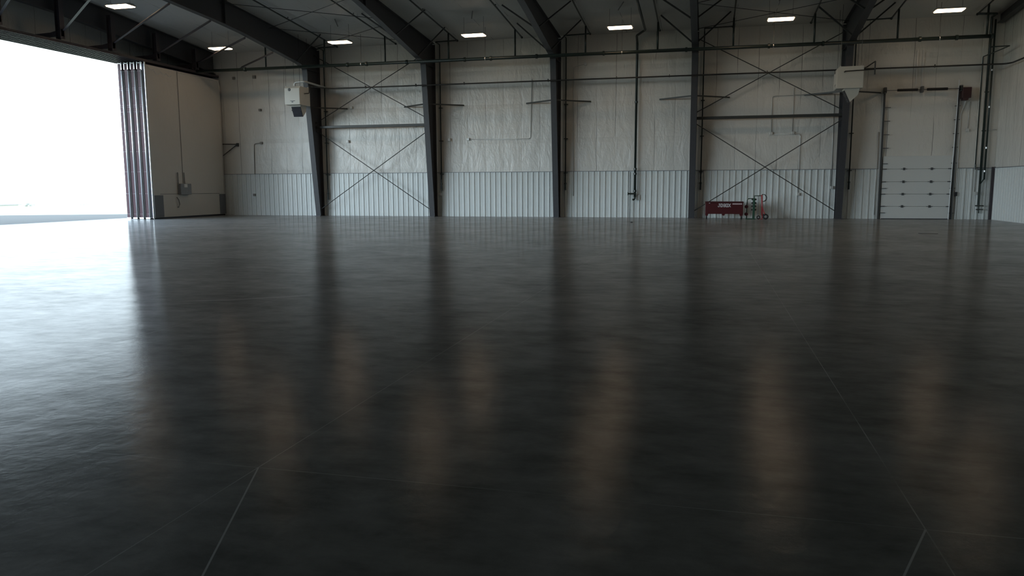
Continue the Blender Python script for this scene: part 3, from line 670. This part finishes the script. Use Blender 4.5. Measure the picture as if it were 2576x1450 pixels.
# ------------------------------------------------------------------ overhead sectional door at the right
t = thing('door_1', 'pale sectional overhead door in the far wall at right', None, (9.83, YW, 0), None, 'structure')
zs = [0.0, 0.62, 1.22, 1.82, 2.44, 3.07]
for k in range(5):
    bm = B(); box(bm, (8.30, YW - 0.10, zs[k] + 0.006), (11.40, YW - 0.045, zs[k + 1] - 0.006)); pn = obj('panel', bm, 'door', t, bevel=0.008)
    if k > 0:
        for x in (9.27, 10.5):
            obj('hinge', one(box, (x - 0.05, YW - 0.125, zs[k] - 0.06), (x + 0.05, YW - 0.10, zs[k] + 0.06)), 'hinge', pn)
            obj('hinge', one(box, (x - 0.14, YW - 0.118, zs[k] - 0.012), (x + 0.14, YW - 0.10, zs[k] + 0.012)), 'hinge', pn)
        for x in (8.36, 11.34): obj('roller', one(tube, [(x - 0.12, YW - 0.13, zs[k]), (x + 0.12, YW - 0.13, zs[k])], 0.022, 8), 'hinge', pn)
bm = B(); box(bm, (8.34, YW - 0.14, 0.0), (11.36, YW - 0.04, 0.03)); obj('bottom_seal', bm, 'black', t)
for s, x in ((-1, 8.21), (1, 11.47)):
    bm = B(); box(bm, (x - 0.035, YW - 0.17, 0.0), (x + 0.035, YW - 0.155, 6.25)); box(bm, (x - 0.035, YW - 0.17, 0.0), (x - 0.022, YW - 0.08, 6.25)); obj('track', bm, 'hinge', t)
    bm = B(); box(bm, (x + s * 0.05 - 0.04, YW - 0.09, 0.0), (x + s * 0.05 + 0.04, YW - 0.05, 6.25)); obj('jamb', bm, 'conduit', t)
    for z in (0.3, 1.5, 2.7, 3.45, 4.1, 4.75, 5.4): obj('track_bracket', one(box, (x - 0.02 if s < 0 else x - 0.14, YW - 0.15, z - 0.015), (x + 0.30 if s < 0 else x + 0.10, YW - 0.06, z + 0.015)), 'hinge', t)
bm = B(); tube(bm, [(8.15, YW - 0.30, 6.19), (11.7, YW - 0.30, 6.19)], 0.016, 8); obj('shaft', bm, 'hinge', t)
for x0, x1 in ((8.72, 9.62), (10.02, 10.92)):
    bm = B(); n = 80
    lathe(bm, [((x1 - x0) * i / n, 0.066 if i % 2 else 0.052) for i in range(n + 1)], (x0, YW - 0.30, 6.19), 'X', 12)
    obj('torsion_spring', bm, 'rubber', t, smooth=True)
for x in (8.19, 9.82, 11.5): obj('shaft_bracket', one(box, (x - 0.05, YW - 0.38, 6.06), (x + 0.05, YW - 0.05, 6.34)), 'hinge', t)
for x in (9.58, 9.84): obj('spring_post', one(box, (x - 0.035, YW - 0.06, 6.2), (x + 0.035, YW + 0.0, 8.05)), 'conduit', t)
for x in (8.19, 11.5): obj('cable_drum', one(lathe, [(-0.05, 0.12), (0.05, 0.12)], (x, YW - 0.30, 6.19), 'X', 16), 'brace', t)
t = thing('door_operator', 'dark boxy motor at the top right of the overhead door', 'motor', (11.7, 41.7, 5.6))
obj('case', one(box, (11.52, YW - 0.50, 5.72), (11.90, YW - 0.06, 6.22)), 'redop', t, bevel=0.02)
obj('cover', one(box, (11.56, YW - 0.52, 5.62), (11.78, YW - 0.14, 5.74)), 'redop', t, bevel=0.02)
obj('cable', one(tube, bend([(11.78, YW - 0.1, 5.65), (11.72, YW - 0.08, 5.4), (11.6, YW - 0.08, 5.0), (11.62, YW - 0.08, 1.3)], 0.1, 3), 0.02, 8), 'conduit', t)
t = thing('track_guard', 'bright thin vertical steel rod in front of the right door track', 'rod', (11.42, YW - 0.25, 0))
obj('rod', one(tube, [(11.32, YW - 0.26, 0.0), (11.40, YW - 0.26, 6.60)], 0.017, 8), 'trimw', t)
t = thing('wall_switch', 'small dark wall switch right of the overhead door', 'switch', (11.62, YW - 0.1, 1.2))
obj('case', one(box, (11.56, YW - 0.14, 1.12), (11.68, YW - 0.05, 1.32)), 'black', t, bevel=0.008)
obj('lead', one(tube, [(11.62, YW - 0.09, 1.12), (11.60, YW - 0.09, 0.25)], 0.012, 6), 'darkc', t)

# ------------------------------------------------------------------ conduits and boxes on the far wall
YC = YW - 0.045
def conduit(name, pts, label, boxes=(), r=0.017, mat='conduit', bw=0.07):
    t = thing(name, label, 'conduit', pts[0], 'wall conduits')
    obj('pipe', one(tube, bend(pts, 0.14, 4), r, 8), mat, t, smooth=True)
    for (x, y, z) in boxes: obj('outlet_box', one(box, (x - bw, y - 0.06, z - bw), (x + bw, y + 0.045, z + bw)), mat, t, bevel=0.008)
    return t
conduit('conduit_run', [(-13.03, YC, 4.26), (-9.45, YC, 4.24), (-9.36, YC, 7.4)], 'white L-shaped conduit on the insulation between second and third frames', [(-12.98, YC, 4.27)])
conduit('conduit_run', [(-7.08, YC - 0.02, 1.15), (-7.08, YC, 7.95), (-6.42, YC, 8.08)], 'white conduit and outlet just right of the third frame', [(-6.45, YC, 8.07)])
conduit('conduit_run', [(3.02, YC, 4.3), (3.0, YC, 6.12), (5.84, YC, 6.16)], 'thin conduit turning a corner above the strut over the tool chest bay', [(3.02, YC, 4.27)])
conduit('conduit_run', [(3.14, YC, 4.22), (4.42, YC, 4.24), (4.43, YC, 1.3)], 'conduit dropping from mid wall to an outlet, right of the hand truck', [(4.06, YC, 4.27), (4.43, YC - 0.04, 1.22)])
conduit('conduit_run', [(4.03, YC, 6.5), (4.02, YC, 4.3)], 'short straight conduit above the middle wall box of the tool chest bay', [])
conduit('conduit_run', [(5.92, YC, 6.14), (5.98, YC, 1.6)], 'vertical conduit and outlet close to the left of the fifth frame', [(6.0, YC - 0.04, 1.55)])
conduit('conduit_run', [(11.98, YC, 5.6), (11.96, YC, 4.3)], 'short conduit under the door motor with a wall box', [(11.95, YC, 4.26)])
conduit('conduit_run', [(13.2, YC, 4.26), (12.45, YC, 4.2), (12.45, YC, 1.3)], 'conduit from the right corner down to an outlet', [(12.5, YC - 0.04, 1.25)])
conduit('conduit_run', [(8.03, YC, 4.25), (8.03, YC - 0.03, 0.2)], 'thin vertical conduit left of the overhead door', [])
conduit('conduit_run', [(-25.83, YC, 4.28), (-26.32, YC, 4.24), (-26.4, YC, 1.25)], 'dark conduit in the shaded bay beside the hangar door stack', [(-25.83, YC, 4.28), (-26.42, YC - 0.04, 1.22)], 0.018, 'darkc')
def outlet(x, z, label, mat='white', s=0.075):
    t = thing('outlet_box', label, 'outlet', (x, YC, z), 'small wall boxes')
    obj('case', one(box, (x - s, YC - 0.09, z - s), (x + s, YC + 0.04, z + s)), mat, t, bevel=0.01)
    obj('cover', one(box, (x - s * 0.7, YC - 0.10, z - s * 0.7), (x + s * 0.7, YC - 0.088, z + s * 0.7)), mat, t)
outlet(-19.95, 6.17, 'bright white box on the far wall, above the strut of left braced bay')
outlet(-20.24, 4.27, 'bright white box on the far wall, below the strut of left braced bay')
outlet(-14.07, 4.26, 'small white box on the wall just right of the second frame')
outlet(-14.66, 1.24, 'low white outlet in the shadow beside the second frame foot')
outlet(-26.1, 8.11, 'small dark box high on the far wall, left of the first frame', 'darkc', 0.09)
outlet(-27.46, 8.09, 'small dark box high on the far wall, near the door leaf corner', 'darkc', 0.07)
outlet(-25.81, 6.2, 'small dark box at mid height on the shaded wall left of first heater', 'darkc', 0.07)
t = thing('wall_bracket', 'dark triangular bracket on the far wall beside the white door leaf', 'bracket', (-28, 42, 4.2))
obj('arm', one(angle, (-28.6, 42.0, 4.25), (-27.4, 42.06, 4.23), 0.06), 'brace', t)
obj('stay', one(angle, (-28.5, 42.0, 3.5), (-27.5, 42.06, 4.19), 0.05), 'brace', t)
obj('arm_plate', one(box, (-27.5, 42.04, 4.1), (-27.36, 42.12, 4.3)), 'brace', t)

# ------------------------------------------------------------------ red tool chest
YJ = 40.45
t = thing('tool_chest', 'dark red jobsite tool chest on casters with white lettering', 'tool chest', (0.8, YJ + 0.38, 0))
cb = obj('body', one(box, (-0.11, YJ, 0.26), (1.72, YJ + 0.76, 0.80)), 'chest', t, bevel=0.012)
ld = obj('lid', one(box, (-0.125, YJ - 0.015, 0.80), (1.735, YJ + 0.775, 0.875)), 'chestd', t, bevel=0.012)
obj('lid_badge', one(box, (0.06, YJ - 0.022, 0.785), (0.12, YJ - 0.013, 0.805)), 'letter', ld)
for x in (-0.11, 1.56):
    for y in (YJ, YJ + 0.66):
        bm = B(); prism(bm, [(x, 0.26), (x + 0.16, 0.26), (x + 0.13, 0.16), (x + 0.03, 0.16)], 'Y', y, y + 0.10); obj('foot', bm, 'chest', t)
bm = B(); prism(bm, [(0.70, 0.26), (0.86, 0.26), (0.83, 0.18), (0.73, 0.18)], 'Y', YJ + 0.02, YJ + 0.7); obj('skid', bm, 'chest', t)
for x in (-0.04, 1.66):
    for y in (YJ + 0.05, YJ + 0.71):
        bm = B(); lathe(bm, [(-0.026, 0.045), (-0.026, 0.062), (-0.018, 0.070), (0.018, 0.070), (0.026, 0.062), (0.026, 0.045)], (x, y + 0.02, 0.0705), 'X', 20); ca = obj('caster', bm, 'rubber', t, smooth=False)
        bm = B(); box(bm, (x - 0.045, y - 0.03, 0.07), (x - 0.034, y + 0.05, 0.165)); box(bm, (x + 0.034, y - 0.03, 0.07), (x + 0.045, y + 0.05, 0.165)); box(bm, (x - 0.045, y - 0.04, 0.15), (x + 0.045, y + 0.06, 0.165)); obj('fork', bm, 'galv', ca)
        bm = B(); lathe(bm, [(-0.03, 0.03), (0.03, 0.03)], (x, y + 0.02, 0.0705), 'X', 12); obj('hub', bm, 'galv', ca)
# block lettering J O B O X, each letter laid out on a 5 x 7 grid
GL = {'J': [(2, 0, 5, 1), (3, 1, 4.4, 7), (0, 6, 4.4, 7), (0, 4.6, 1.3, 7)], 'O': [(0.2, 0, 4.8, 1.2), (0.2, 5.8, 4.8, 7), (0, 0.6, 1.4, 6.4), (3.6, 0.6, 5, 6.4)],
      'B': [(0, 0, 4.6, 1.2), (0, 5.8, 4.6, 7), (0, 2.95, 4.4, 4.05), (0, 0, 1.4, 7), (3.6, 0.6, 5, 3.2), (3.6, 3.8, 5, 6.4)]}
x0 = 0.50; cw_, chh = 0.104 / 5, 0.175 / 7
for ch in 'JOBOX':
    bm = B()
    if ch == 'X':
        for a_, b2_ in (((0, 0), (5, 7)), ((5, 0), (0, 7))):
            prism(bm, [(x0 + (a_[0] - 0.0) * cw_ - 0.016, 0.775), (x0 + a_[0] * cw_ + 0.016, 0.775), (x0 + b2_[0] * cw_ + 0.016, 0.60), (x0 + b2_[0] * cw_ - 0.016, 0.60)], 'Y', YJ - 0.005, YJ + 0.001)
    else:
        for gx0, gy0, gx1, gy1 in GL[ch]:
            box(bm, (x0 + gx0 * cw_, YJ - 0.005, 0.775 - gy1 * chh), (x0 + gx1 * cw_, YJ + 0.001, 0.775 - gy0 * chh))
    obj('letter', bm, 'letter', cb); x0 += 0.128
lb = obj('label_strip', one(box, (1.20, YJ - 0.004, 0.735), (1.66, YJ + 0.001, 0.785)), 'letter', cb)
for k in range(11):
    if k in (0, 5, 10): continue
bm = B()
for k in range(9): box(bm, (1.22 + k * 0.048, YJ - 0.006, 0.748), (1.245 + k * 0.048, YJ - 0.0035, 0.772))
obj('label_marks', bm, 'redl', cb)

# ------------------------------------------------------------------ green rack and red hand truck
YT = 40.75
t = thing('tube_rack', 'dark green upright rack with knobs and two red discs, right of chest', 'rack', (2.1, YT, 0))
obj('base', one(box, (1.86, YT - 0.28, 0.0), (2.32, YT + 0.28, 0.03)), 'green', t)
obj('mast', one(box, (2.18, YT - 0.06, 0.03), (2.29, YT + 0.06, 1.03)), 'green', t, bevel=0.01)
for z in (0.98, 0.80, 0.64, 0.47):
    for s in (-1, 1): obj('knob', one(lathe, [(-0.03, 0.03), (-0.02, 0.048), (0.02, 0.048), (0.03, 0.03)], (2.235 + s * 0.075, YT - 0.02, z), 'Y', 12), 'rubber', t, smooth=True)
obj('curved_tube', one(tube, bend([(1.90, YT, 0.03), (1.91, YT, 0.80), (1.92, YT, 1.02), (2.2, YT, 1.02)], 0.14, 6), 0.022, 10), 'green', t, smooth=True)
obj('upper_arm', one(tube, bend([(2.25, YT, 1.0), (2.25, YT, 1.155), (2.56, YT, 1.16)], 0.02, 2), 0.02, 8), 'green', t, smooth=True)
obj('upright', one(tube, [(2.43, YT, 1.15), (2.45, YT, 0.14)], 0.014, 8), 'gas', t)
for z in (0.62, 0.25): obj('disc', one(lathe, [(-0.04, 0.05), (-0.04, 0.085), (0.04, 0.085), (0.04, 0.05)], (1.88, YT - 0.06, z), 'Y', 18), 'chest', t)
obj('wheel', one(lathe, [(-0.03, 0.05), (-0.03, 0.08), (-0.02, 0.095), (0.02, 0.095), (0.03, 0.08), (0.03, 0.05)], (2.47, YT - 0.05, 0.095), 'Y', 20), 'rubber', t)
obj('wheel_hub', one(lathe, [(-0.035, 0.045), (0.035, 0.045)], (2.47, YT - 0.05, 0.095), 'Y', 14), 'galv', t)
t = thing('hand_truck', 'red hand truck with loop handle and black tyres, right of green rack', 'hand truck', (2.7, YT, 0))
for y in (YT - 0.18, YT + 0.18):
    obj('side_rail', one(tube, [(2.64, y, 0.18), (2.60, y, 1.20)], 0.024, 10), 'truckr', t, smooth=True)
    obj('handle_loop', one(tube, bend([(2.60, y, 1.18), (2.64, y, 1.23), (2.74, y, 1.22), (2.83, y, 1.10), (2.82, y, 0.97), (2.73, y, 0.88), (2.61, y, 0.89)], 0.08, 4), 0.016, 10), 'brace', t, smooth=True)
    obj('axle_brace', one(tube, [(2.62, y, 0.66), (2.79, y, 0.16)], 0.016, 8), 'truckr', t)
    wy = y + (0.05 if y > YT else -0.05)
    wl = obj('wheel', one(lathe, [(-0.04, 0.07), (-0.045, 0.11), (-0.03, 0.135), (0.03, 0.135), (0.045, 0.11), (0.04, 0.07)], (2.80, wy, 0.135), 'Y', 24), 'rubber', t)
    obj('hub', one(lathe, [(-0.045, 0.065), (-0.05, 0.03), (0.05, 0.03), (0.045, 0.065)], (2.80, wy, 0.135), 'Y', 16), 'galv', wl)
for z in (0.35, 0.65, 0.95): obj('cross_bar', one(tube, [(2.63 - z * 0.03, YT - 0.18, z), (2.63 - z * 0.03, YT + 0.18, z)], 0.014, 8), 'truckr', t)
obj('axle', one(tube, [(2.80, YT - 0.22, 0.135), (2.80, YT + 0.22, 0.135)], 0.014, 8), 'galv', t)
bm = B(); box(bm, (2.50, YT - 0.2, 0.0), (2.64, YT + 0.2, 0.015)); box(bm, (2.63, YT - 0.2, 0.0), (2.655, YT + 0.2, 0.24)); obj('toe_plate', bm, 'truckr', t)

# ------------------------------------------------------------------ on the floor
o = obj('floor_grate', one(box, (7.08, 29.36, 0.0), (7.66, 29.50, 0.008)), 'black'); tag(o, 'thin dark drain cover set in the floor, before the overhead door', 'drain cover')
o = obj('floor_plug', one(lathe, [(0, 0.06), (0.03, 0.05)], (-3.36, 36.16, 0), 'Z', 12), 'black'); tag(o, 'tiny black plug on the floor below the standpipe', 'plug')

# ------------------------------------------------------------------ outdoors
o = obj('apron', one(box, (-31.6, -60, -0.3), (XL - 0.13, 44.6, -0.02)), 'apron'); tag(o, 'pale concrete apron strip just outside the open doorway', 'apron', None, 'structure')
bm = B(); prism(bm, [(-31.6, -60), (-60, -60), (-60, 30.0), (-44.5, 39.6), (-36.4, 43.6), (-31.6, 44.6)][::-1], 'Z', -0.35, -0.03)  # asphalt, its oblique outer edge shaped to stand in for the building's shadow edge
o = obj('taxiway', bm, 'asphalt'); tag(o, 'grey asphalt taxiway beyond the doorway', 'taxiway', None, 'structure')
bm = B(); random.seed(3)
xs = [-25, -60, -110, -180, -300, -700, -1500]; hz = [-0.35, -0.9, -2.2, -4.2, -6.5, -9, -12]
ys = [-800, -300, -60, 0, 40, 60, 120, 200, 350, 700, 1800]
g = [[bm.verts.new((x, y, h + (random.uniform(-0.2, 0.2) if abs(x) > 100 else 0) - (0.02 * max(0, y - 44) if y < 200 and x > -100 else 0))) for y in ys] for x, h in zip(xs, hz)]
for a, b_ in zip(g, g[1:]):
    for j in range(len(ys) - 1): bm.faces.new((a[j], a[j + 1], b_[j + 1], b_[j]))
o = obj('grass_field', bm, 'grass'); tag(o, 'sunlit dry grass field falling away beyond the taxiway', 'field', None, 'structure')
t = thing('farm_building', 'low pale building with grey pitched roof far off at left edge', 'building', (-205, 176, -5))
bm = B(); prism(bm, [(-212, -6.5), (-198, -6.5), (-198, -2.9), (-205, -1.5), (-212, -2.9)], 'Y', 160, 190); obj('wall', bm, 'wallo', t)
bm = B()
for s in (-1, 1):
    prism(bm, [(-205, -1.35), (-205 + s * 7.6, -2.95), (-205 + s * 7.6, -3.1), (-205, -1.5)], 'Y', 159.5, 190.6)
obj('roof', bm, 'roofo', t)
bm = B(); box(bm, (-198.02, 164, -5.4), (-197.9, 186, -4.6)); obj('window_band', bm, 'roofo', t)
random.seed(11)
def shrub(x, y, z, r, label):
    bm = B(); bmesh.ops.create_icosphere(bm, subdivisions=3, radius=r)
    for v in bm.verts: v.co = Vector((x, y, z)) + Vector((v.co.x * 1.5, v.co.y * 1.5, v.co.z)) * (1 + random.uniform(-0.22, 0.22))
    tag(obj('tree', bm, 'leafg'), label, 'tree', 'distant trees beyond the field')
for i, (d, ang, r) in enumerate(((420, 45.6, 1.5), (430, 42.6, 1.3), (400, 40.2, 1.1), (410, 38.6, 1.0), (440, 37.4, 1.2))):
    a = math.radians(ang); shrub(-d * math.sin(a), d * math.cos(a), -7.2 + r * 0.6, r, ['tree far off just right of the pale building', 'second distant tree right of the pale building', 'middle one of the five distant trees', 'distant tree second nearest the door leaves', 'distant tree beside the outermost door leaf'][i])
